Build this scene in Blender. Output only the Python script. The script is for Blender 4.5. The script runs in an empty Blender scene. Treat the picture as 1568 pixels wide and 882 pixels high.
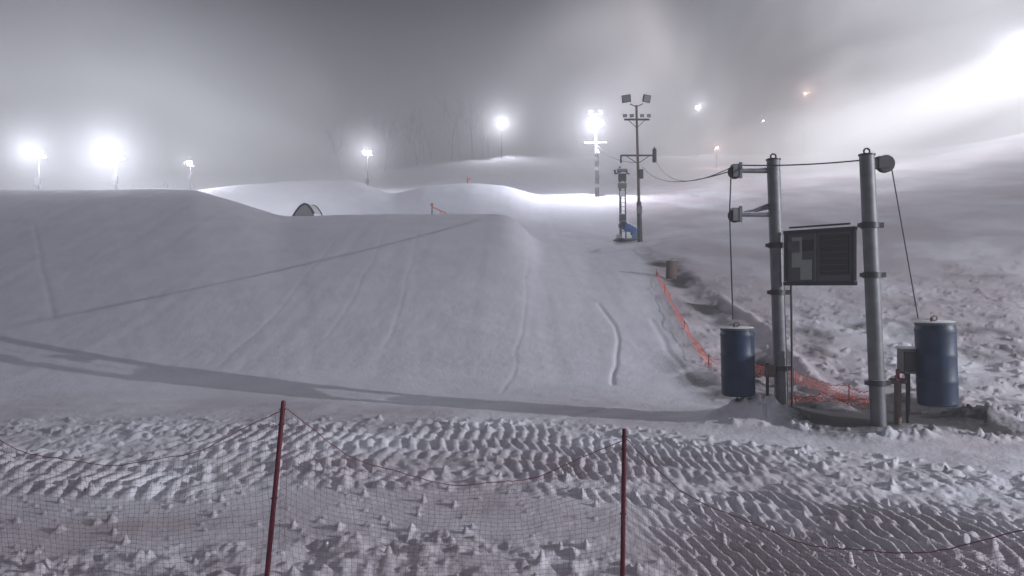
import bpy, math, random
import numpy as np
from mathutils import Vector, Matrix
random.seed(7)
S = bpy.context.scene
CAMZ, F = 2.5, 1100.0
# ---------------------------------------------------------------- noise
_r = np.random.RandomState(3)
_T = _r.rand(512, 512)
def vn(x, y, s=0):
    x = np.asarray(x, float) + s*17.3; y = np.asarray(y, float) + s*31.7
    xi = np.floor(x).astype(int); yi = np.floor(y).astype(int)
    fx = x-xi; fy = y-yi
    fx = fx*fx*(3-2*fx); fy = fy*fy*(3-2*fy)
    a = _T[xi & 511, yi & 511]; b = _T[(xi+1) & 511, yi & 511]
    c = _T[xi & 511, (yi+1) & 511]; d = _T[(xi+1) & 511, (yi+1) & 511]
    return (a*(1-fx)+b*fx)*(1-fy)+(c*(1-fx)+d*fx)*fy - 0.5
def fbm(x, y, o=4, s=0):
    v = 0; a = 1
    for i in range(o):
        v = v + a*vn(x*2**i, y*2**i, s+i); a *= 0.5
    return v
def sst(x, a, b):
    t = np.clip((x-a)/(b-a), 0, 1); return t*t*(3-2*t)
# ---------------------------------------------------------------- terrain (survey table: bearing columns, distance rows)
KY = [2, 10, 16, 19, 24, 32, 45, 54, 64, 82, 95, 125, 180, 300, 460]
TAB = {
 -500: [613,574,499,387,288,300,306,292,295,276,262,262,275],
 0:   [613,574,499,387,289,300,306,292,295,276,262,262,275],
 150: [613,574,499,387,290,301,306,292,295,276,262,260,275],
 300: [613,574,500,390,291,303,308,292,296,276,262,258,270],
 370: [613,574,501,396,313,330,325,285,298,275,260,255,270],
 430: [613,574,503,403,333,352,342,280,295,270,256,250,265],
 540: [613,575,504,404,331,352,345,278,292,264,252,246,262],
 600: [613,575,504,404,330,352,335,302,303,264,248,242,260],
 650: [613,575,504,404,330,352,324,286,295,260,243,238,256],
 720: [613,575,504,404,329,352,320,280,290,250,238,234,252],
 775: [613,575,504,404,330,352,328,283,294,245,236,232,250],
 800: [613,576,505,408,345,358,332,290,297,245,236,230,250],
 825: [613,576,507,418,376,366,336,299,299,250,236,228,250],
 900: [613,577,510,430,388,364,331,300,298,252,236,226,250],
 980: [613,577,511,432,380,358,328,300,294,252,236,224,250],
 1050:[612,576,510,432,372,350,325,298,288,250,236,224,250],
 1150:[610,575,506,430,370,345,320,295,280,246,236,224,250],
 1300:[608,570,500,425,357,332,308,280,266,242,232,224,250],
 1450:[606,562,490,412,342,313,287,256,242,228,222,220,240],
 1568:[604,557,482,402,328,297,270,234,217,207,206,208,230],
 2100:[600,550,470,390,300,260,230,190,175,170,175,180,200],
}
def pchip(xk, yk, x):
    h = np.diff(xk); d = np.diff(yk, axis=0)/h[:, None]
    m = np.zeros_like(yk)
    m[1:-1] = np.where(d[1:]*d[:-1] > 0, 2*d[1:]*d[:-1]/(d[1:]+d[:-1]+1e-12*np.sign(d[1:]+d[:-1]+1e-15)), 0)
    m[0] = 0; m[-1] = d[-1]
    i = np.clip(np.searchsorted(xk, x)-1, 0, len(xk)-2)
    t = ((x-xk[i])/h[i])[:, None]; hh = h[i][:, None]
    return ((2*t**3-3*t**2+1)*yk[i]+(t**3-2*t**2+t)*hh*m[i]+(-2*t**3+3*t**2)*yk[i+1]+(t**3-t**2)*hh*m[i+1])
_px = np.arange(-500, 2101, 5.0)
cols = sorted(TAB)
KYa = np.array(KY, float)
ZK = []
for k, Yk in enumerate(KYa):
    if k < 2: ZK.append(np.zeros_like(_px)); continue
    py = np.interp(_px, cols, [TAB[c][k-2] for c in cols])
    g = np.exp(-0.5*(np.arange(-8, 9)*5/8.0)**2); g /= g.sum()
    py = np.convolve(np.pad(py, 8, mode='edge'), g, mode='valid')
    ZK.append(CAMZ+(441-py)*Yk/F)
ZK = np.array(ZK)
_gy = np.geomspace(2, 460, 800)
ZT = pchip(KYa, ZK, _gy)
def ground(X, Y):
    X = np.asarray(X, float); Y = np.asarray(Y, float)
    Yc = np.clip(Y, 2, 459.9)
    a = np.clip((784+F*X/Yc+500)/5.0, 0, len(_px)-1.001)
    b = np.clip(np.log(Yc/2)/np.log(230.0)*799, 0, 798.999)
    ai = a.astype(int); bi = b.astype(int); fa = a-ai; fb = b-bi
    z = (ZT[bi, ai]*(1-fa)+ZT[bi, ai+1]*fa)*(1-fb)+(ZT[bi+1, ai]*(1-fa)+ZT[bi+1, ai+1]*fa)*fb
    z = z + 0.28*np.exp(-((X-4.9)/1.2)**2-((Y-13.6)/0.8)**2) + 0.18*np.exp(-((X-6.5)/1.2)**2-((Y-12.3)/0.8)**2)
    return z
def gz(X, Y): return float(ground(np.array([X]), np.array([Y]))[0])
def seg_dist(X, Y, pts):
    D = np.full(X.shape, 1e9)
    for (x0, y0), (x1, y1) in zip(pts[:-1], pts[1:]):
        dx, dy = x1-x0, y1-y0
        t = np.clip(((X-x0)*dx+(Y-y0)*dy)/(dx*dx+dy*dy), 0, 1)
        D = np.minimum(D, np.hypot(X-x0-t*dx, Y-y0-t*dy))
    return D
tc = np.concatenate([np.linspace(-1.4, -0.78, 50)[:-1], np.linspace(-0.78, 0.78, 740), np.linspace(0.78, 1.4, 50)[1:]])
Yr = np.concatenate([np.linspace(-6, 4, 20)[:-1], np.geomspace(4, 455, 880)])
W = np.where(Yr > 4, Yr+1, 5+0.0*Yr)
Yg, Tg = np.meshgrid(Yr, tc, indexing='ij')
Xg = Tg*W[:, None]
Zg = ground(Xg, Yg)
# --- foreground churned snow
def softp(x): return np.log1p(np.exp(np.clip(x*2, -30, 30)))/2
wob = 0.5*fbm(Xg*0.35, Yg*0.35, 3, 5)
v = Yg+0.72*softp(Xg-0.6)-0.03*Xg+wob
def rr(a, b, e=0.25): return sst(v, a-e, a+e)*(1-sst(v, b-e, b+e))
mChurn = rr(9.0, 13.3)
mBig = rr(8.7, 10.8)
lane = (v-8.7)/0.62
li = np.floor(lane).astype(int); lf = lane-li
ph = _T[li & 511, 7]*6.28
sl = np.where(li % 2 == 0, 0.55, -0.25)*(0.6+_T[li & 511, 9]*0.8)
lam = 0.23
s = Xg*1.0+0.55*softp(Xg-0.6)
rib = np.sin((s/lam+lf*sl)*2*math.pi+ph+1.5*fbm(Xg*0.9, Yg*0.9, 3, 9))
rib = np.tanh(rib*2.2+0.2)*0.8
edge = np.clip(np.minimum(lf, 1-lf)*7, 0, 1)
patch = np.clip(0.75+2.2*fbm(Xg*0.6, Yg*0.8, 3, 21), 0.05, 1.25)
churn = (mChurn*(0.028+0.030*mBig))*rib*edge*patch
churn += mChurn*(0.06*fbm(Xg*4, Yg*4, 5, 2)+0.04*(1-edge)*np.abs(fbm(Xg*9, Yg*9, 2, 4)))
lump = np.clip(fbm(Xg*6.5, Yg*6.5, 3, 31)-0.16, 0, 1)
mLow = 1-sst(v, 6.9, 7.4)
lane2 = (v-4)/0.6; lf2 = lane2-np.floor(lane2)
rib2 = np.tanh(1.6*np.sin((s/0.21+lf2*0.6)*2*math.pi+1.6*fbm(Xg*1.3, Yg*1.3, 3, 19)))
churn += mLow*(0.10*lump+0.07*fbm(Xg*3, Yg*3, 5, 12)+0.022*rib2*np.clip(0.5+2*fbm(Xg*.7, Yg*.7, 2, 51), 0, 1))
mR = sst(Xg, 1.0, 2.5)*rr(6.5, 9.2)
churn += mR*(0.038*rib2*np.clip(0.8+fbm(Xg*.7, Yg*.7, 2, 53), 0, 1)+0.05*fbm(Xg*4, Yg*4, 4, 55))
mEdge = rr(12.4, 13.9, 0.3)
churn += mEdge*0.16*lump
churn += 0.022*fbm(Xg*2.5, Yg*2.5, 5, 40)*(1-sst(Yg, 14, 20))
scat = np.clip(fbm(Xg*8, Yg*8, 2, 61)-0.40, 0, 1)
churn += 0.35*scat*(1-sst(v, 13, 15))
# berm of clods in front of the tow gate and around it
yb = 12.9-1.2*sst(Xg, 4.5, 6.0)+0.7*sst(Xg, 7.5, 9.5)
mBerm = sst(Xg, 3.0, 4.2)*np.exp(-((Yg-yb-0.35*vn(Xg, Xg*0, 3))/0.28)**2)
churn += mBerm*(0.02+0.24*lump+0.07*fbm(Xg*3, Yg*3, 3, 33))
mClod = np.exp(-((Xg-4.40)/0.62)**2-((Yg-13.25)/0.45)**2)
churn += mClod*(0.24+0.40*lump+0.22*fbm(Xg*4, Yg*4, 3, 35))
mClod2 = np.exp(-((Xg-8.9)/0.8)**2-((Yg-13.4)/0.7)**2)
churn += mClod2*(0.16+0.35*lump+0.2*fbm(Xg*3, Yg*3, 3, 36))
churn += 0.24*np.exp(-((Xg-6.55)/.35)**2-((Yg-14.6)/0.6)**2)
Zg = Zg+churn
# --- right side rough ground and slope detail
mRough = sst(Xg-(3.9+0.115*np.maximum(Yg-13, 0)), -0.2, 0.9)*sst(Yg, 13.4, 14.6)*(1-sst(Yg, 90, 140))
nearR = 1-0.88*sst(Yg, 20, 40)
Zg += mRough*(0.20*fbm(Xg*0.45, Yg*0.3, 3, 71)+0.06*fbm(Xg*2.0, Yg*1.6, 4, 74)*nearR)
Zg += 0.20*mRough*nearR*np.clip(fbm(Xg*4.2, Yg*3.6, 3, 77)-0.2, 0, 1)
mSl = sst(Yg, 15, 20)*(1-sst(Yg, 200, 300))*(1-mRough)
fan = (784+F*Xg/np.maximum(Yg, 2)-640)/(1+0.012*Yg)
Zg += mSl*(0.022*vn(Xg*2.2, Yg*0.06, 81)+0.018*vn(fan*0.06, Yg*0.03, 83)+0.07*fbm(Xg*0.2, Yg*0.10, 3, 85)+0.014*fbm(Xg*2, Yg*1.2, 4, 87)+0.008*fbm(Xg*6, Yg*4, 3, 88)*(1-sst(Yg, 22, 40)))
far = sst(Yg, 50, 75)
Zg += far*(0.5*fbm(Xg*0.09, Yg*0.05, 4, 91))+sst(Yg, 95, 130)*1.6*fbm(Xg*0.06, Yg*0.04, 4, 95)
for pts, w, d in [
    ([(3.3,28),(3.55,25),(3.3,22),(2.7,19.5),(2.5,18)], 0.06, 0.04),
    ([(-7.0,42),(-6.3,32),(-6.0,23)], 0.06, 0.010), ([(-5.2,42),(-4.4,30),(-3.9,22)], 0.06, 0.010),
    ([(0.9,38),(0.4,26),(0.0,19),(-0.3,17)], 0.05, 0.012), 
    ([(-24,36),(-16,25)], 0.10, 0.02), ([(-9,40),(-8.6,28),(-8.2,20)], 0.06, 0.010),
    ([(0.8,13.6),(2.0,15.0),(3.4,15.6)], 0.05, 0.02), ([(5.0,26),(4.8,21),(4.5,18)], 0.10, 0.03)]:
    m = (Yg < 50)
    D = seg_dist(Xg+0.15*vn(Yg*0.6, Xg*0, 3), Yg, pts)
    Zg -= d*np.exp(-(D/w)**2)*m
ridge = [(8.4,29),(8.6,24),(7.9,19.5),(7.5,17)]
D = seg_dist(Xg, Yg, ridge); Zg += 0.14*np.exp(-(D/0.22)**2)
ditch = [(8.0,38),(7.6,31),(7.4,26),(6.9,21),(6.4,17)]
Dd = seg_dist(Xg+0.4*fbm(Xg*.8, Yg*.8, 3, 6), Yg, ditch); Zg -= 0.22*np.exp(-(Dd/0.7)**2)
D3 = seg_dist(Xg, Yg, [(5.6,45.2),(8.2,46.2),(9.5,47),(11.6,47.5)]); Zg += 0.28*np.exp(-(D3/0.5)**2)
# dirt exposure
n15 = fbm(Xg*1.5, Yg*1.2, 4, 16)
dirt = 0.9*np.exp(-(Dd/0.75)**2)*np.clip(0.6+2.2*fbm(Xg*0.9, Yg*0.7, 3, 15), 0, 1)
gate = 1.1*np.exp(-((Xg-7.0)/2.2)**6-((Yg-14.2)/2.4)**6)*np.clip(1.0+1.1*n15, 0, 1)*(1-np.exp(-((Xg-6.55)/.4)**2-((Yg-14.6)/0.7)**2))
dirt = dirt*(1-np.clip(mBerm, 0, 1))
dirt = np.maximum(dirt, gate)
dirt = np.maximum(dirt, 0.9*np.exp(-((Xg-8.8)/0.9)**2-((Yg-13.7)/0.7)**2)*np.clip(0.8+1.6*n15, 0, 1))
dirt = np.maximum(dirt, 0.66*np.exp(-((Xg-4.75)/0.6)**2-((Yg-18)/3.8)**2)*np.clip(0.95+1.5*n15, 0, 1))
dirt = np.maximum(dirt, mRough*0.62*np.clip(0.12+1.4*fbm(Xg*1.3, Yg*0.8, 4, 17), 0, 1)*(1-sst(Yg, 20, 42)))
dirt = dirt*(1-np.clip(mClod*1.3, 0, 1))*(1-0.6*np.clip(mBerm*lump*6, 0, 1))
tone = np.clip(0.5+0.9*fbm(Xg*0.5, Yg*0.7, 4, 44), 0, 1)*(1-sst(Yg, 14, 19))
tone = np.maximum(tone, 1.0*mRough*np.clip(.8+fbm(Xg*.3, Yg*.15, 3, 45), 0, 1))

def grid_mesh(name, X, Y, Z):
    n, m = X.shape
    me = bpy.data.meshes.new(name)
    me.vertices.add(n*m)
    me.vertices.foreach_set('co', np.stack([X, Y, Z], -1).reshape(-1).astype(np.float32))
    idx = np.arange(n*m).reshape(n, m)
    q = np.stack([idx[:-1, :-1], idx[:-1, 1:], idx[1:, 1:], idx[1:, :-1]], -1).reshape(-1, 4)
    me.loops.add(q.size); me.loops.foreach_set('vertex_index', q.reshape(-1).astype(np.int32))
    me.polygons.add(len(q)); me.polygons.foreach_set('loop_start', np.arange(0, q.size, 4, dtype=np.int32))
    me.polygons.foreach_set('use_smooth', np.ones(len(q), bool))
    me.update(); me.validate()
    o = bpy.data.objects.new(name, me); S.collection.objects.link(o)
    return o
snow = grid_mesh('snow_slope', Xg, Yg, Zg)
for nm, arr in (('dirt', dirt), ('tone', tone)):
    at = snow.data.attributes.new(nm, 'FLOAT', 'POINT'); at.data.foreach_set('value', arr.reshape(-1).astype(np.float32))

# ---------------------------------------------------------------- materials
def mat(name, col, rough=0.6, metal=0.0, var=0.25, scale=8.0, emis=None, estr=0, snowtop=0.0, bump=0.1):
    m = bpy.data.materials.new(name); m.use_nodes = True
    nt = m.node_tree; p = nt.nodes['Principled BSDF']
    tcn = nt.nodes.new('ShaderNodeTexCoord')
    no = nt.nodes.new('ShaderNodeTexNoise'); no.inputs['Scale'].default_value = scale; no.inputs['Detail'].default_value = 6
    nt.links.new(tcn.outputs['Object'], no.inputs['Vector'])
    mx = nt.nodes.new('ShaderNodeMix'); mx.data_type = 'RGBA'
    mx.inputs['A'].default_value = (*[c*(1-var) for c in col], 1)
    mx.inputs['B'].default_value = (*[min(1, c*(1+var)) for c in col], 1)
    nt.links.new(no.outputs['Fac'], mx.inputs['Factor'])
    out = mx.outputs['Result']
    if snowtop > 0:
        ge = nt.nodes.new('ShaderNodeNewGeometry'); sx = nt.nodes.new('ShaderNodeSeparateXYZ')
        nt.links.new(ge.outputs['Normal'], sx.inputs[0])
        ad = nt.nodes.new('ShaderNodeMath'); ad.operation = 'MULTIPLY_ADD'; ad.inputs[1].default_value = 0.8
        nt.links.new(no.outputs['Fac'], ad.inputs[0]); nt.links.new(sx.outputs['Z'], ad.inputs[2])
        mr = nt.nodes.new('ShaderNodeMapRange'); mr.inputs['From Min'].default_value = 1.15-snowtop*0.6; mr.inputs['From Max'].default_value = 1.25-snowtop*0.6
        nt.links.new(ad.outputs[0], mr.inputs['Value'])
        m2 = nt.nodes.new('ShaderNodeMix'); m2.data_type = 'RGBA'
        nt.links.new(mr.outputs[0], m2.inputs['Factor']); nt.links.new(out, m2.inputs['A']); m2.inputs['B'].default_value = (.75, .75, .78, 1)
        out = m2.outputs['Result']
    nt.links.new(out, p.inputs['Base Color'])
    p.inputs['Roughness'].default_value = rough; p.inputs['Metallic'].default_value = metal
    if bump:
        bp = nt.nodes.new('ShaderNodeBump'); bp.inputs['Strength'].default_value = bump; bp.inputs['Distance'].default_value = 0.02
        nt.links.new(no.outputs['Fac'], bp.inputs['Height']); nt.links.new(bp.outputs[0], p.inputs['Normal'])
    if emis:
        p.inputs['Emission Color'].default_value = (*emis, 1); p.inputs['Emission Strength'].default_value = estr
        try: m.cycles.emission_sampling = 'NONE'
        except Exception: pass
    return m
def snow_mat():
    m = bpy.data.materials.new('snow'); m.use_nodes = True
    nt = m.node_tree; p = nt.nodes['Principled BSDF']; N = nt.nodes.new; L = nt.links.new
    tcn = N('ShaderNodeTexCoord')
    n1 = N('ShaderNodeTexNoise'); n1.inputs['Scale'].default_value = 0.7; n1.inputs['Detail'].default_value = 8
    n2 = N('ShaderNodeTexNoise'); n2.inputs['Scale'].default_value = 14; n2.inputs['Detail'].default_value = 8; n2.inputs['Roughness'].default_value = 0.65
    L(tcn.outputs['Object'], n1.inputs['Vector']); L(tcn.outputs['Object'], n2.inputs['Vector'])
    mx = N('ShaderNodeMix'); mx.data_type = 'RGBA'; mx.inputs['A'].default_value = (.64, .65, .71, 1); mx.inputs['B'].default_value = (.83, .83, .88, 1)
    L(n1.outputs['Fac'], mx.inputs['Factor'])
    at = N('ShaderNodeAttribute'); at.attribute_name = 'tone'
    m2 = N('ShaderNodeMix'); m2.data_type = 'RGBA'; m2.inputs['B'].default_value = (.50, .455, .485, 1)  # dirty snow, with the pink of the warm lamps put into the colour
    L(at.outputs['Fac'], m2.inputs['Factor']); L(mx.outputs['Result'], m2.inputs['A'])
    ad = N('ShaderNodeAttribute'); ad.attribute_name = 'dirt'
    mm = N('ShaderNodeMath'); mm.operation = 'MULTIPLY_ADD'; mm.inputs[1].default_value = 0.6; L(n2.outputs['Fac'], mm.inputs[0]); L(ad.outputs['Fac'], mm.inputs[2])
    mr = N('ShaderNodeMapRange'); mr.inputs['From Min'].default_value = 0.42; mr.inputs['From Max'].default_value = 1.0; L(mm.outputs[0], mr.inputs['Value'])
    m3 = N('ShaderNodeMix'); m3.data_type = 'RGBA'; m3.inputs['B'].default_value = (.075, .070, .072, 1)
    L(mr.outputs[0], m3.inputs['Factor']); L(m2.outputs['Result'], m3.inputs['A']); L(m3.outputs['Result'], p.inputs['Base Color'])
    p.inputs['Roughness'].default_value = 0.85; p.inputs['Specular IOR Level'].default_value = 0.2
    b = N('ShaderNodeBump'); b.inputs['Strength'].default_value = 0.6; b.inputs['Distance'].default_value = 0.03
    L(n2.outputs['Fac'], b.inputs['Height']); L(b.outputs[0], p.inputs['Normal'])
    return m
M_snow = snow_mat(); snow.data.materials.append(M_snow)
M_galv = mat('galvanised_steel', (.15, .15, .16), .55, .3, .5, 5, snowtop=.2)
M_dark = mat('dark_steel', (.045, .045, .05), .5, .3, .3, 8, snowtop=.2)
M_rust = mat('rusty_steel', (.13, .09, .08), .8, 0, .4, 12)
M_blue = mat('blue_plastic', (.008, .024, .060), .5, 0, .6, 5, snowtop=.35)
M_lid = mat('green_lid', (.05, .07, .06), .6, 0, .3, 9, snowtop=.1)
M_post = mat('red_post', (.11, .010, .022), .5, 0, .3, 15)
M_net = mat('red_net', (.22, .06, .07), .7, 0, .2, 15, bump=0)
M_orange = mat('orange_plastic', (.75, .14, .09), .6, 0, .3, 10, bump=0)
M_rope = mat('rope', (.05, .05, .05), .8, 0, .2, 20)
M_wood = mat('wood_pole', (.13, .11, .10), .85, 0, .35, 10, snowtop=.15)
M_board = mat('board_panel', (.10, .10, .11), .5, 0, .3, 6)
M_paper = mat('sign_paper', (.30, .32, .30), .7, 0, .2, 14)
M_white = mat('white_paint', (.7, .7, .72), .6, 0, .2, 10)
M_bark = mat('frosted_bark', (.10, .10, .11), .9, 0, .4, 20, snowtop=.2)
M_lit = mat('lit_lamp_lens', (.8, .8, .8), .3, 0, 0, 5, emis=(.93, .9, 1), estr=50, bump=0)
M_litw = mat('warm_lamp_lens', (.8, .7, .6), .3, 0, 0, 5, emis=(1, .6, .5), estr=10, bump=0)
M_glass = mat('unlit_lens', (.25, .25, .27), .15, 0, .2, 5)
M_blueg = mat('blue_gun', (.05, .12, .30), .5, 0, .3, 8, snowtop=.6)

# ---------------------------------------------------------------- mesh builder
class B:
    def __init__(s): s.v = []; s.f = []; s.m = []; s.mats = []
    def mi(s, m):
        if m not in s.mats: s.mats.append(m)
        return s.mats.index(m)
    def cyl(s, p, q, r0, r1=None, m=None, n=12, cap=True):
        r1 = r0 if r1 is None else r1
        p = Vector(p); q = Vector(q); d = (q-p)
        if d.length < 1e-6: return
        d.normalize(); a = d.orthogonal().normalized(); b = d.cross(a); k = len(s.v); i = s.mi(m)
        for c, r in ((p, r0), (q, r1)):
            for j in range(n):
                t = 2*math.pi*j/n; s.v.append(c+a*math.cos(t)*r+b*math.sin(t)*r)
        for j in range(n):
            s.f.append((k+j, k+(j+1) % n, k+n+(j+1) % n, k+n+j)); s.m.append(i)
        if cap:
            s.f.append(tuple(k+j for j in reversed(range(n)))); s.m.append(i)
            s.f.append(tuple(k+n+j for j in range(n))); s.m.append(i)
    def path(s, pts, r, m, n=6):
        for a, b in zip(pts[:-1], pts[1:]): s.cyl(a, b, r, r, m, n)
    def box(s, c, sz, m, rot=None, taper=1.0):
        c = Vector(c); k = len(s.v); i = s.mi(m); R = rot or Matrix.Identity(3)
        for z in (-1, 1):
            tp = taper if z > 0 else 1
            for x, y in ((-1, -1), (1, -1), (1, 1), (-1, 1)):
                s.v.append(c+R @ Vector((x*sz[0]/2*tp, y*sz[1]/2*tp, z*sz[2]/2)))
        for f in ((3, 2, 1, 0), (4, 5, 6, 7), (0, 1, 5, 4), (1, 2, 6, 5), (2, 3, 7, 6), (3, 0, 4, 7)):
            s.f.append(tuple(k+j for j in f)); s.m.append(i)
    def lathe(s, c, prof, m, n=28, axis=(0, 0, 1)):
        c = Vector(c); d = Vector(axis).normalized(); a = d.orthogonal().normalized(); b = d.cross(a); k = len(s.v); i = s.mi(m)
        for h, r in prof:
            for j in range(n):
                t = 2*math.pi*j/n; s.v.append(c+d*h+a*math.cos(t)*r+b*math.sin(t)*r)
        for l in range(len(prof)-1):
            for j in range(n):
                s.f.append((k+l*n+j, k+l*n+(j+1) % n, k+(l+1)*n+(j+1) % n, k+(l+1)*n+j)); s.m.append(i)
        s.f.append(tuple(k+j for j in reversed(range(n)))); s.m.append(i)
        e = k+(len(prof)-1)*n; s.f.append(tuple(e+j for j in range(n))); s.m.append(i)
    def torus(s, c, R, r, m, axis=(0, 1, 0), n=18):
        c = Vector(c); d = Vector(axis).normalized(); a = d.orthogonal().normalized(); b = d.cross(a)
        pts = [c+a*math.cos(2*math.pi*j/n)*R+b*math.sin(2*math.pi*j/n)*R for j in range(n+1)]
        s.path(pts, r, m, 6)
    def make(s, name, smooth=True):
        me = bpy.data.meshes.new(name); me.from_pydata([tuple(v) for v in s.v], [], s.f)
        for m in s.mats: me.materials.append(m)
        me.polygons.foreach_set('material_index', s.m)
        me.update()
        if smooth:
            me.polygons.foreach_set('use_smooth', [True]*len(s.f))
            try: me.set_sharp_from_angle(angle=math.radians(35))
            except Exception: pass
        o = bpy.data.objects.new(name, me); S.collection.objects.link(o); return o
def sag(p, q, d, n=16):
    p = Vector(p); q = Vector(q); return [p.lerp(q, i/n)-Vector((0, 0, d*4*(i/n)*(1-i/n))) for i in range(n+1)]
def face_rot(dirv):
    return Vector(dirv).to_track_quat('Z', 'Y').to_matrix()

# ---------------------------------------------------------------- safety fence (foreground)
def net(b, p0, p1, sg, zb0, zb1, sp, r, m, jit=0.0, seed=1, rtop=2.4):
    rnd = random.Random(seed)
    top = sag(p0, p1, sg, 60); L = (Vector(p1)-Vector(p0)).length
    nu = max(2, int(L/sp)); H = (p0[2]+p1[2]-zb0-zb1)/2; nv = max(2, int(H/sp))
    def pt(u, w):
        x = u*60; i = min(59, int(x)); t = top[i].lerp(top[i+1], x-i)
        zb = zb0+(zb1-zb0)*u
        bl = 0.05*math.sin(u*9+w*3+seed)*w
        z = t.z+(zb-t.z)*w
        return Vector((t.x+0.03*math.sin(w*5+u*11+seed), t.y+bl, z+.012*math.sin(u*23+w*4)))
    G = [[pt(i/nu, j/nv)+Vector((rnd.uniform(-jit, jit), 0, rnd.uniform(-jit, jit))) for j in range(nv+1)] for i in range(nu+1)]
    for i in range(nu+1):
        for j in range(nv+1):
            if i < nu: b.cyl(G[i][j], G[i+1][j], r, r, m, 3, False)
            if j < nv: b.cyl(G[i][j], G[i][j+1], r, r, m, 3, False)
    b.path([G[i][0] for i in range(nu+1)], r*rtop, m, 5)
b = B()
posts = [((-4.55, 5.75, 0), (-4.4, 5.7, 1.50)), ((-1.905, 5.5, 0), (-1.75, 5.5, 1.62)), ((0.842, 5.5, 0), (0.86, 5.5, 1.405)), ((2.85, 3.6, 0), (2.9, 3.6, 1.45))]
for p, q in posts:
    b.cyl(p, q, 0.02, 0.018, M_post, 10)
    b.lathe(q, [(0, .019), (.012, .017), (.02, .008)], M_post, 10)
    for hh in (0.55, 0.9, 0.97):
        c = Vector(p).lerp(Vector(q), hh); b.torus(c, 0.022, 0.005, M_rope, (0, 0, 1), 10)
for k, ((_, q0), (_, q1), sg) in enumerate(zip(posts[:-1], posts[1:], (0.38, 0.46, 0.50))):
    net(b, (q0[0], q0[1], q0[2]-0.05), (q1[0], q1[1], q1[2]-0.05), sg, 0.12, 0.12, 0.045, 0.0010, M_net, 0.004, k+1, 3.4)
b.make('safety_net_fence')

# ---------------------------------------------------------------- tow rope gate
b = B()
L0, L1 = Vector((5.08, 13.5, 0.0)), Vector((4.91, 13.5, 4.90))
R0, R1 = Vector((6.21, 12.15, -.05)), Vector((6.0, 12.15, 4.74))
for p, q in ((L0, L1), (R0, R1)):
    b.cyl(p, q, 0.125, 0.12, M_galv, 24)
    b.cyl(q, q+Vector((0, 0, .025)), 0.135, 0.135, M_dark, 24)
    b.torus(q+Vector((0, 0, .07)), 0.05, 0.016, M_dark)
def onp(p, q, z): return p+(q-p)*((z-p.z)/(q.z-p.z))
for p, q, zs in ((L0, L1, (3.30, 2.42, 1.0)), (R0, R1, (3.56, 2.72, 0.9))):
    for z in zs:
        c = onp(p, q, z); b.cyl(c-Vector((0, 0, .05)), c+Vector((0, 0, .05)), 0.148, 0.148, M_dark, 24)
        b.box(c+Vector((.17, -.02, 0)), (.09, .06, .09), M_dark); b.box(c+Vector((-.17, -.02, 0)), (.07, .06, .07), M_dark)
for z, dz in ((4.70, 0), (3.88, .12)):
    c = onp(L0, L1, z)
    b.cyl((4.22, 13.45, z), c, 0.045, 0.045, M_galv, 12)
    b.cyl((4.22, 13.55, z-.0), c+Vector((0, 0, dz+.04)), 0.035, 0.035, M_galv, 12)
    b.lathe((4.19, 13.44, z-.02), [(0, .12), (.02, .13), (.04, .09), (.07, .09), (.09, .13), (.11, .12)], M_dark, 24, (0, 1, 0))
    b.box((4.21, 13.50, z+.0), (.16, .19, .24), M_galv); b.box((4.27, 13.42, z), (.05, .05, .30), M_galv)
b.cyl((4.25, 13.5, 3.84), onp(L0, L1, 4.12), 0.025, 0.025, M_galv, 8)
b.box((6.17, 12.15, 4.60), (.22, .12, .14), M_galv)
b.lathe((6.31, 12.09, 4.60), [(0, .14), (.02, .15), (.04, .10), (.08, .10), (.10, .15), (.12, .14)], M_dark, 24, (0, 1, 0))
b.box((6.26, 12.15, 4.62), (.18, .17, .2), M_dark)
b.cyl((5.22, 13.38, 0.3), (5.20, 13.38, 2.6), 0.022, 0.022, M_dark, 8)
b.box((4.83, 13.45, .95), (.16, .14, .22), M_rust); b.cyl((4.80, 13.5, .3), (4.80, 13.5, 1.1), .03, .03, M_dark, 8)
b.path(sag((4.25, 13.45, 4.80), (6.3, 12.1, 4.70), 0.05), 0.012, M_rope)
b.path([(4.10, 13.44, 4.68), (4.07, 13.44, 3.9), (4.14, 13.46, 1.9)], 0.012, M_rope)
b.path([(6.40, 12.12, 4.55), (6.87, 12.15, 1.98)], 0.010, M_rope)
b.make('tow_rope_gate')

# notice board between posts
b = B()
A = Vector((5.06, 13.33, 0)); C = Vector((5.89, 12.30, 0)); ux = (C-A).normalized()
ang = math.atan2(ux.y, ux.x); R = Matrix.Rotation(ang, 3, 'Z'); Wd = (C-A).length; mid = (A+C)/2
def bb(u, z, w, h, d, m, off=0.0):
    nrm = R @ Vector((0, -1, 0)); b.box(mid+ux*u+nrm*off+Vector((0, 0, z)), (w, d, h), m, R)
zc = 3.05
bb(0, zc, Wd-.1, .88, .04, M_board)
bb(0, zc+.47, Wd, .07, .10, M_dark); bb(0, zc-.47, Wd, .07, .10, M_dark)
bb(-Wd/2+.04, zc, .06, .86, .09, M_dark); bb(Wd/2-.04, zc, .06, .86, .09, M_dark)
bb(-.04, zc, .03, .86, .07, M_galv, .01)
bb(-.40, zc+.10, .20, .55, .012, M_paper, .03); bb(-.22, zc-.22, .22, .36, .012, M_paper, .034)
bb(-.46, zc+.2, .22, .2, .014, M_board, .05); bb(-.2, zc+.22, .2, .2, .012, M_dark, .03)
bb(.29, zc+.03, .52, .70, .02, M_dark, .03)
for i in range(6): bb(.29, zc+.30-i*.11, .46, .012, .008, M_board, .045)
bb(0, zc+.56, Wd-.2, .03, .05, M_dark)
b.make('notice_board')

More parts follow.
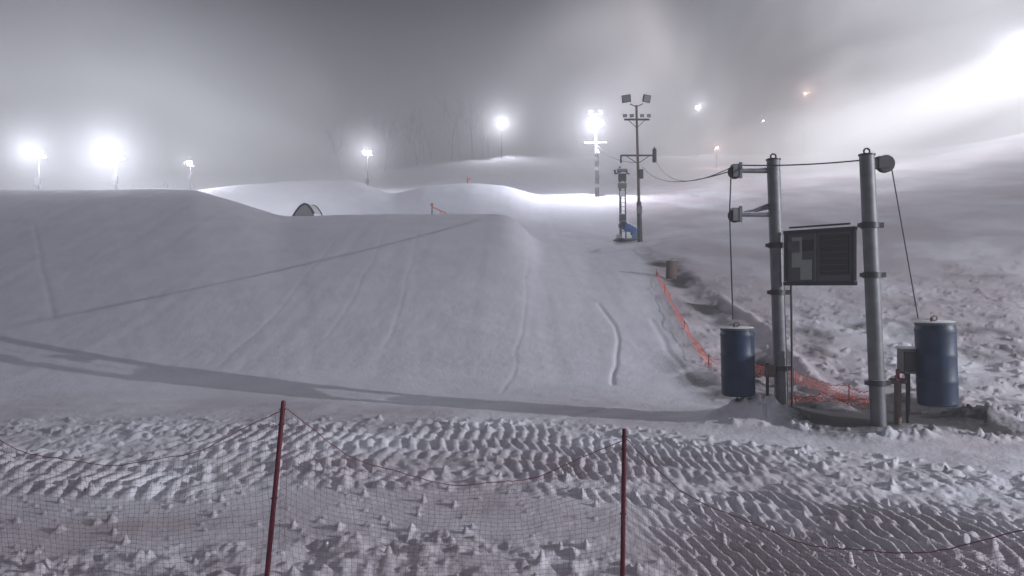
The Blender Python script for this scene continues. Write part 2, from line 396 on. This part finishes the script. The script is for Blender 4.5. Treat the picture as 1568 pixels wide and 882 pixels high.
def barrel(name, c, r, h, tilt=(0, 0, 1), m=M_blue):
    b = B()
    pr = [(0, r*.93), (.03, r)]
    for f in (.30, .62):
        pr += [(h*f-.03, r), (h*f, r*1.03), (h*f+.03, r)]
    pr += [(h*.9, r), (h*.93, r*1.03), (h*.96, r*.99), (h, r*.94)]
    b.lathe(c, pr, m, 32, tilt)
    d = Vector(tilt).normalized(); t = Vector(c)+d*h
    b.lathe(t, [(-.01, r*1.0), (.035, r*1.0), (.05, r*.9)], M_lid, 32, tilt)
    b.cyl(t+d*.04+Vector((-.05, 0, 0)), t+d*.12+Vector((-.05, 0, 0)), .03, .02, M_rust, 10)
    b.torus(t+d*.10, .04, .010, M_rust)
    return b.make(name)
barrel('counterweight_barrel', (4.23, 13.42, .50), .305, 1.22, (-.02, 0, 1))
barrel('counterweight_barrel', (7.20, 12.15, .53), .31, 1.36, (-.035, 0, 1))
b = B()
x0, y0 = 6.78, 12.3; g = gz(x0, y0)
b.cyl((x0, y0, g-.1), (x0, y0, 1.1), .035, .035, M_dark, 10)
b.box((x0, y0, 1.25), (.28, .18, .42), M_galv); b.box((x0, y0-.1, 1.25), (.22, .02, .34), M_dark); b.box((x0, y0, 1.48), (.32, .22, .03), M_white)
b.make('electrical_box')
b = B()
x0, y0 = 6.55, 12.2; g = gz(x0, y0)
b.cyl((x0, y0, g-.1), (x0, y0, .95), .06, .055, M_rust, 14); b.cyl((x0-.14, y0, .92), (x0+.14, y0, .92), .05, .05, M_rust, 12)
b.torus((x0, y0-.1, 1.0), .085, .015, M_post); b.cyl((x0, y0, .92), (x0, y0, 1.12), .03, .03, M_post, 10)
b.make('water_valve')

# ---------------------------------------------------------------- floodlight heads
def head(b, c, d, size, lit, m=None):
    d = Vector(d).normalized(); R = face_rot(d); c = Vector(c)
    b.box(c-d*size*.35, (size*.55, size*.5, size*.35), M_galv, R)
    b.box(c-d*size*.09, (size*1.1, size*.85, size*.18), M_dark, R, 1.08)
    b.box(c+d*size*.012, (size*1.0, size*.76, size*.02), m or (M_lit if lit else M_glass), R)
def point(c, e, col=(.9, .88, 1), r=.25):
    l = bpy.data.lights.new('lamp', 'POINT'); l.energy = e; l.color = col; l.shadow_soft_size = r
    o = bpy.data.objects.new('floodlight_beam', l); o.location = c; S.collection.objects.link(o); return o
def XZ(px, py, Y): return Vector(((px-784)/F*Y, Y, CAMZ+(441-py)/F*Y))

X0, Y0 = 8.56, 48.0; g = gz(X0, Y0)
b = B(); top = Vector((X0-.25, Y0, g+9.2)); base = Vector((X0, Y0, g-.3))
b.cyl(base, base.lerp(top, .32), .17, .16, M_dark, 14)
b.cyl(base.lerp(top, .32), top, .10, .075, M_wood, 12)
def along(h): return base.lerp(top, (h+.3)/9.5)
for h, w in ((8.25, .85), (5.85, 1.15)):
    c = along(h); b.box(c, (2*w, .10, .10), M_dark); b.box(c+Vector((0, 0, .07)), (2*w-.1, .1, .035), M_white)
    b.cyl(c+Vector((-w*.7, 0, 0)), along(h-.55), .025, .025, M_dark, 6); b.cyl(c+Vector((w*.7, 0, 0)), along(h-.55), .025, .025, M_dark, 6)
for sx in (-1, 1):
    c = top+Vector((sx*.45, 0, .12)); b.cyl(top-Vector((0, 0, .1)), c, .035, .035, M_dark, 8)
    head(b, c+Vector((sx*.25, -.1, .3)), (sx*.55, -.8, -.25), .55, False)
    for k in (.35, .8):
        head(b, along(8.25)+Vector((sx*k, -.08, .24)), (sx*.3, -.9, -.2), .24, False)
c = along(5.85)
b.cyl(c+Vector((1.12, 0, -.45)), c+Vector((1.12, 0, .45)), .14, .14, M_dark, 12); b.cyl(c+Vector((1.12, 0, .45)), c+Vector((1.12, 0, .6)), .05, .03, M_dark, 8)
b.cyl(c+Vector((-1.12, 0, 0)), c+Vector((-1.12, 0, -.5)), .06, .06, M_dark, 8)
b.box(along(4.6)+Vector((.18, -.12, 0)), (.25, .22, .6), M_dark); b.box(along(2.2)+Vector((.0, -.2, 0)), (.3, .16, .5), M_galv)
b.make('light_tower')
tw1 = along(5.4)

X1, Y1 = 8.0, 52.0; g = gz(X1, Y1); b = B()
b.cyl((X1-.12, Y1, g-.3), (X1-.2, Y1, g+5.2), .10, .08, M_wood, 10)
b.cyl((X1+.25, Y1, g-.3), (X1+.18, Y1, g+4.6), .05, .05, M_dark, 8)
for i in range(14): b.cyl((X1-.12, Y1-.02, g+.5+i*.3), (X1+.22, Y1-.02, g+.5+i*.3), .02, .02, M_dark, 6)
for z, w, h in ((4.9, .7, .18), (4.4, .55, .5), (3.8, .6, .35), (3.2, .35, .35), (1.5, .4, .45), (.9, .5, .25)):
    b.box((X1-.05, Y1-.15, g+z), (w, .3, h), random.choice((M_dark, M_galv, M_white)))
    b.box((X1-.05, Y1-.15, g+z+h/2+.02), (w+.04, .32, .035), M_white)
b.cyl((X1-.6, Y1, g+4.7), (X1+.5, Y1, g+4.7), .05, .05, M_dark, 8)
for sx in (-.55, -.3, .3): b.lathe((X1+sx, Y1, g+4.75), [(0, .05), (.08, .1), (.1, .05), (.18, .09), (.25, .03)], M_dark, 10)
b.make('transformer_pole')
b = B(); X2, Y2 = 7.9, 50.0; g = gz(X2, Y2)
ax = Vector((-.75, -.55, .35)).normalized(); c0 = Vector((X2+.2, Y2, g+.95))
b.lathe(c0-ax*.5, [(0, .30), (.08, .38), (.3, .36), (.9, .30), (1.05, .34), (1.1, .33)], M_blueg, 22, ax)
b.lathe(c0+ax*.605, [(0, .26), (.03, .22)], M_dark, 22, ax)
b.box((X2+.2, Y2, g+.45), (.25, .3, .6), M_white); b.box((X2+.75, Y2+.1, g+.55), (.5, .4, .6), M_blueg); b.box((X2-.55, Y2, g+.3), (.5, .35, .35), M_white)
for sy in (-.35, .35): b.box((X2+.1, Y2+sy, g+.08), (1.8, .08, .10), M_dark)
b.box((X2+.1, Y2, g+.17), (1.5, .7, .07), M_galv)
b.torus(c0-ax*.5, .34, .03, M_white, ax)
b.make('snow_gun')

X3, Y3 = 9.3, 80.0; g = gz(X3, Y3); b = B()
b.cyl((X3+.1, Y3, g-.3), (X3, Y3, g+9.0), .16, .10, M_wood, 12)
b.cyl((X3+.35, Y3, g-.3), (X3+.25, Y3, g+5.8), .06, .06, M_dark, 8)
b.box((X3, Y3, g+6.0), (2.5, .12, .14), M_dark); b.box((X3, Y3, g+6.1), (2.4, .14, .06), M_white)
b.box((X3, Y3, g+8.0), (2.0, .12, .12), M_dark); b.box((X3, Y3, g+9.2), (1.6, .1, .1), M_dark)
for i in range(5): b.box((X3+.15, Y3-.15, g+1.2+i*.95), (.5, .3, .4), M_dark if i % 2 else M_galv)
for sx in (-1, 1):
    head(b, (X3+sx*.6, Y3-.25, g+8.2), (sx*.1, -1, -.15), .45, True); head(b, (X3+sx*.55, Y3-.15, g+9.45), (sx*.5, -.9, .1), .4, False)
b.make('light_tower'); P_LIGHTS = [((X3-.3, Y3-1.4, g+7.8), 12000, None, 2.2, .08)]

def lit_tower(px, py, Y, heads, size, energy, warm=False, gr=3.0, gs=0):
    p = XZ(px, py, Y); g = gz(p.x, p.y); b = B()
    b.cyl((p.x, p.y, g-.5), (p.x, p.y, p.z+.4), .12, .06, M_dark, 12)
    w = size*heads*.6
    b.box((p.x, p.y, p.z-.1), (2*w+.2, .12, .12), M_dark)
    b.box((p.x, p.y-.2, g+1.5), (.4, .25, .6), M_dark)
    for i in range(heads):
        xx = (i-(heads-1)/2)*size*1.15
        d = Vector((-p.x*.6+xx*3, -p.y, -(p.z-CAMZ)*.6)).normalized()
        head(b, Vector((p.x+xx, p.y-.3, p.z+.2)), d, size, True, M_litw if warm else None)
    b.make('light_tower')
    P_LIGHTS.append(((p.x, p.y-1.2, p.z+.2), energy, (1, .6, .55) if warm else None, gr, gs))
lit_tower(60, 239, 60, 2, .45, 3800, gr=5.0, gs=.20)
lit_tower(178, 241, 58, 2, .5, 5000, gr=6.0, gs=.23)
lit_tower(292, 253, 78, 1, .5, 1200)
lit_tower(563, 236, 100, 2, .5, 2600, gr=6.5, gs=.16)
lit_tower(768, 192, 125, 1, 1.0, 4000, gr=7, gs=.20)
lit_tower(1068, 167, 140, 1, .8, 2500)
lit_tower(1097, 229, 118, 1, .4, 400, True)
lit_tower(1168, 187, 150, 1, .3, 200)
lit_tower(1232, 145, 150, 2, .3, 2200, True)
lit_tower(1560, 82, 120, 2, .7, 10000, gr=9, gs=.11)
for c, e, col, gr, gs in P_LIGHTS: point(c, e, col or (.86, .87, 1))
# key floodlight, off to the right behind the viewer: it throws the long shadows of the tow gate
b = B(); kx, ky = 38.7, -1.2
b.cyl((kx+.2, ky, -.3), (kx+.2, ky, 10.8), .17, .1, M_wood, 12); b.box((kx+.2, ky, 10.5), (.15, 2.4, .12), M_dark)
for sy in (-.6, .6): head(b, (kx, ky+sy, 10.7), (-.93, .35, -.22), .6, True)
b.make('light_tower')
point((kx-.5, ky+.2, 10.7), 62000, (.91, .92, 1), .08)

# ---------------------------------------------------------------- cables
b = B()
pl = Vector((4.19, 13.45, 4.72))
b.path(sag(pl, tw1+Vector((.3, 0, -.3)), .55, 24), .012, M_rope)
b.path(sag(pl+Vector((0, .05, .08)), tw1+Vector((1.1, 0, .3)), .8, 24), .010, M_rope)
b.path(sag(tw1, (X3, Y3, gz(X3, Y3)+6.0), .6, 20), .02, M_rope)
b.make('tow_cable')

# ---------------------------------------------------------------- orange safety netting on the right
def gp(px, Y, dz=0): X = (px-784)/F*Y; return (X, Y, gz(X, Y)+dz)
b = B()
pp = [gp(1005, 34, .2), gp(1018, 30, .28), gp(1048, 24.5, .25), gp(1085, 20.5, .20), gp(1150, 19.5, .25), gp(1215, 18.0, .30), gp(1300, 15.6, .30), gp(1335, 15.0, .30)]
for k, (p, q) in enumerate(zip(pp[:-1], pp[1:])):
    net(b, p, q, .08, p[2]-.30, q[2]-.30, .08, .0045, M_orange, .02, k+11, 2)
    b.cyl((p[0], p[1], p[2]-.6), (p[0], p[1], p[2]+.05), .012, .012, M_post, 6)
pp = [gp(1212, 14.4, .26), gp(1260, 14.0, .34), gp(1330, 13.6, .34)]
for k, (p, q) in enumerate(zip(pp[:-1], pp[1:])):
    net(b, p, q, .06, p[2]-.16, q[2]-.16, .06, .006, M_orange, .02, k+31, 2)
b.make('orange_safety_netting')
barrel('trash_barrel', (gp(1028, 33)[0], 33, gp(1028, 33)[2]-.05), .25, .80, (.03, 0, 1), M_rust)

# ---------------------------------------------------------------- terrain park features on the crest
b = B(); X5, Y5 = -12.75, 43.8; g = gz(X5, Y5)
prof = [(-.95, -.30), (-.75, .05), (-.5, .40), (-.2, .72), (.1, .86), (.35, .80), (.6, .55), (.8, .25)]
pts = [Vector((X5+x*.85, Y5, g-.1+z)) for x, z in prof]
b.path(pts, .055, M_dark, 8); b.path([p+Vector((.25, .9, 0)) for p in pts], .05, M_dark, 8)
for a, c in zip(pts[:-1], pts[1:]):
    k = len(b.v); o2 = Vector((.25, .9, 0))
    b.v += [a, c, c+o2, a+o2]; b.f.append((k, k+1, k+2, k+3)); b.m.append(b.mi(M_white))
    k = len(b.v); b.v += [Vector((a.x, a.y+.02, g-.4)), Vector((c.x, c.y+.02, g-.4)), c+Vector((0, .02, -.09)), a+Vector((0, .02, -.09))]
    b.f.append((k, k+1, k+2, k+3)); b.m.append(b.mi(M_paper))
b.make('arched_jib_box')
b = B(); X6, Y6 = -4.9, 44.0; g = gz(X6, Y6)
b.cyl((X6, Y6, g-.2), (X6, Y6, g+.55), .04, .03, M_dark, 8); b.box((X6, Y6, g+.6), (.16, .12, .16), M_orange)
b.cyl((X6, Y6, g+.45), (X6+.9, Y6-.1, g+.05), .03, .03, M_orange, 8); b.cyl((X6+.5, Y6, g-.1), (X6+.5, Y6-.05, g+.25), .02, .02, M_orange, 6)
b.make('slope_marker')
b = B()
x, y, z = gp(716, 83); b.cyl((x, y, z-.2), (x, y, z+.7), .07, .05, M_rust, 8); b.box((x+.2, y, z+.55), (.35, .03, .25), M_orange)
b.make('marker_flag')

# ---------------------------------------------------------------- frosted trees
def tree(b, base, H, seed, n=4):
    r = random.Random(seed)
    def br(p, d, L, rad, lev):
        q = p
        for k in range(3):
            d2 = (d+Vector((r.uniform(-.18, .18), r.uniform(-.18, .18), .05))).normalized()
            q2 = q+d2*L/3; b.cyl(q, q2, rad*(1-.2*k), rad*(1-.2*(k+1)), M_bark, 5 if lev < 2 else 3, False)
            if lev < n:
                for _ in range(2 if lev else 3):
                    a = r.uniform(0, 6.28); s_ = r.uniform(.5, .95)
                    nd = (d2*1.0+Vector((math.cos(a)*s_, math.sin(a)*s_, r.uniform(0, .45)))).normalized()
                    if lev == 0 and k == 0 and r.random() < .6: continue
                    br(q2, nd, L*r.uniform(.42, .62), rad*.5, lev+1)
            q = q2; d = d2
    br(Vector(base), Vector((0, 0, 1)), H*.62, H*.014, 0)
for i, (px, Y, H) in enumerate([(522, 122, 7), (590, 130, 9), (640, 136, 11), (690, 140, 12)]):
    x, y, z = gp(px, Y); b = B(); tree(b, (x, y, z-.4), H, 100+i, 4); b.make('bare_tree')
b = B()
rt = random.Random(5)
for i in range(34):
    px = rt.uniform(500, 760); Y = rt.uniform(140, 172); x, y, z = gp(px, Y); tree(b, (x, y, z-.5), rt.uniform(8, 15), 200+i, 2)
b.make('distant_trees')
b = B()
for i in range(16):
    px = rt.uniform(140, 300); Y = rt.uniform(80, 86); x, y, z = gp(px, Y); tree(b, (x, y, z-.3), rt.uniform(.8, 2.0), 400+i, 2)
b.make('frosted_bushes')
me = bpy.data.meshes.new('snow_field'); me.from_pydata([(-900, -500, -.3), (900, -500, -.3), (900, 900, -.3), (-900, 900, -.3)], [], [(0, 1, 2, 3)])
me.materials.append(M_snow); o = bpy.data.objects.new('snow_field', me); S.collection.objects.link(o)

# ---------------------------------------------------------------- fog
def fogmat(name, dens, em=0, ecol=(.89, .91, 1), aniso=.3):
    fm = bpy.data.materials.new(name); fm.use_nodes = True; nt = fm.node_tree; nt.nodes.clear()
    o = nt.nodes.new('ShaderNodeOutputMaterial'); vs = nt.nodes.new('ShaderNodeVolumeScatter')
    vs.inputs['Color'].default_value = (.92, .93, .98, 1); vs.inputs['Density'].default_value = dens; vs.inputs['Anisotropy'].default_value = aniso
    if em:
        e = nt.nodes.new('ShaderNodeEmission'); e.inputs['Color'].default_value = (*ecol, 1); e.inputs['Strength'].default_value = em
        a = nt.nodes.new('ShaderNodeAddShader'); nt.links.new(vs.outputs[0], a.inputs[0]); nt.links.new(e.outputs[0], a.inputs[1]); nt.links.new(a.outputs[0], o.inputs['Volume'])
    else: nt.links.new(vs.outputs[0], o.inputs['Volume'])
    return fm
b = B(); b.box((0, 200, 34), (460, 520, 80), M_white); fog = b.make('fog', False)
fog.data.materials.clear(); fog.data.materials.append(fogmat('thin_fog', .0048))
b = B(); b.box((0, 265, 20), (440, 330, 50), M_white); fog = b.make('fog_bank', False)
fog.data.materials.clear(); fog.data.materials.append(fogmat('thick_fog_glow', .024, .0020))  # real scatter plus added self-emission that brightens the bank
# emission-only soft-edged clouds: lamp halos and lit snow-making plumes put in as self-glow
def glow_volume(name, c, rad, strength, col=(.93, .91, 1), power=2.0, noise=0.0, nscale=2.0, seed=0, rot=0, dist=0.0):
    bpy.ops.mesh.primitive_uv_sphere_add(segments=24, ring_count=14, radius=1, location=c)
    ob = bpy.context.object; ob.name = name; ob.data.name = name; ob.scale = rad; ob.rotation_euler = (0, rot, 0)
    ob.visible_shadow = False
    m = bpy.data.materials.new('glow_volume'); m.use_nodes = True; nt = m.node_tree; nt.nodes.clear(); N = nt.nodes.new; L = nt.links.new
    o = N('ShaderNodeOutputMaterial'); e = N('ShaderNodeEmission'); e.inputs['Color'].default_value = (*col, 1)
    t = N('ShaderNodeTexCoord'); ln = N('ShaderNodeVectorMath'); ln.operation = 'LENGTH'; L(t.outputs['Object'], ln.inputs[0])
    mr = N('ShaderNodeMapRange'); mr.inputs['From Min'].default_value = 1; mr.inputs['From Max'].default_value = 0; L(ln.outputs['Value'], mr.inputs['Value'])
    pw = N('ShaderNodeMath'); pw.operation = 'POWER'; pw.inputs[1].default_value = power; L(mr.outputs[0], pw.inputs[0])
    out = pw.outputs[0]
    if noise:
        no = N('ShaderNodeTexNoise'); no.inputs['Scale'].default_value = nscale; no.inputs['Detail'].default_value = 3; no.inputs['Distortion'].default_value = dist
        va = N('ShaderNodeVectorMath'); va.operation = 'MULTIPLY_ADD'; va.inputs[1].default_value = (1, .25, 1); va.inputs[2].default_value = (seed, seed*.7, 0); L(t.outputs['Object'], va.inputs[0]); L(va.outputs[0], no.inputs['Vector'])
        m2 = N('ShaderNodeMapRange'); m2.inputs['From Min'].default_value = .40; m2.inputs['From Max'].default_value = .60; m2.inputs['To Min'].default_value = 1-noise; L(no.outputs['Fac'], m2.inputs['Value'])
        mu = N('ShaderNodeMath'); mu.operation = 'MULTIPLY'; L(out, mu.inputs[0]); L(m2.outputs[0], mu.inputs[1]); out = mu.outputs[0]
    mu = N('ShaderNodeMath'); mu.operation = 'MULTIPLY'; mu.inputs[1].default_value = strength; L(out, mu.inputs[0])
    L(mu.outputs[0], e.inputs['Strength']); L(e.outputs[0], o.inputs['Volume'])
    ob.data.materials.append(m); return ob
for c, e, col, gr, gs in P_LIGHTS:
    if gs: glow_volume('lamp_glow', c, (gr, gr, gr), gs, (.86, .88, 1), 3.0)  # halo around each lamp added as emission, in place of glare
glow_volume('snow_mist_glow', (-33, 54, 13), (30, 22, 17), .036, (.86, .89, 1), power=1.3, noise=.6, seed=1, nscale=1.6, dist=.5)  # snow-making plumes, their floodlit brightness put in as emission
glow_volume('snow_mist_glow', (60, 88, 30), (50, 17, 28), .078, (.92, .91, 1), power=1.2, noise=.88, nscale=1.7, seed=2, rot=-.35, dist=.6)
glow_volume('snow_mist_glow', (24, 86, 30), (28, 14, 26), .052, (.96, .89, .95), power=1.2, noise=.92, nscale=1.6, seed=3.4, rot=.3, dist=.6)
glow_volume('snow_mist_glow', (34, 62, 13), (26, 18, 9), .022, (.92, .91, 1), power=1.2, noise=.6, nscale=1.6, seed=6, rot=-.2, dist=.4)

# ---------------------------------------------------------------- night sky (low cloud lit by the resort)
w = bpy.data.worlds.new('World'); S.world = w; w.use_nodes = True; nt = w.node_tree; N = nt.nodes.new; L = nt.links.new
bg = nt.nodes['Background']
tcn = N('ShaderNodeTexCoord'); no = N('ShaderNodeTexNoise'); no.inputs['Scale'].default_value = 3.2; no.inputs['Detail'].default_value = 6; no.inputs['Roughness'].default_value = .55; no.inputs['Distortion'].default_value = .6
L(tcn.outputs['Generated'], no.inputs['Vector'])
dp = N('ShaderNodeVectorMath'); dp.operation = 'DOT_PRODUCT'; dp.inputs[1].default_value = (-.15, .93, .335); L(tcn.outputs['Generated'], dp.inputs[0])
mr = N('ShaderNodeMapRange'); mr.interpolation_type = 'SMOOTHSTEP'; mr.inputs['From Min'].default_value = .92; mr.inputs['From Max'].default_value = .99; mr.inputs['To Min'].default_value = .06; mr.inputs['To Max'].default_value = -.45
L(dp.outputs['Value'], mr.inputs['Value'])
ad = N('ShaderNodeMath'); ad.operation = 'ADD'; L(no.outputs['Fac'], ad.inputs[0]); L(mr.outputs[0], ad.inputs[1])
cr = N('ShaderNodeValToRGB'); cr.color_ramp.elements[0].position = .12; cr.color_ramp.elements[0].color = (.010, .013, .018, 1)
cr.color_ramp.elements[1].position = .70; cr.color_ramp.elements[1].color = (.245, .248, .300, 1)
L(ad.outputs[0], cr.inputs['Fac'])
sk = N('ShaderNodeTexSky'); sk.sky_type = 'NISHITA'; sk.sun_disc = False; sk.sun_elevation = math.radians(14); sk.sun_rotation = math.radians(120)
mx = N('ShaderNodeMix'); mx.data_type = 'RGBA'; mx.blend_type = 'ADD'; mx.inputs['Factor'].default_value = .001
L(cr.outputs[0], mx.inputs['A']); L(sk.outputs[0], mx.inputs['B']); L(mx.outputs['Result'], bg.inputs['Color']); bg.inputs['Strength'].default_value = .80

# ---------------------------------------------------------------- camera
cam = bpy.data.cameras.new('camera'); cam.sensor_width = 36; cam.lens = F/1568*36; cam.clip_end = 2000; cam.clip_start = .05
co = bpy.data.objects.new('camera', cam); co.location = (0, 0, CAMZ); co.rotation_euler = (math.radians(90), 0, 0); S.collection.objects.link(co); S.camera = co
S.view_settings.view_transform = 'Standard'; S.view_settings.look = 'None'; S.view_settings.exposure = 0
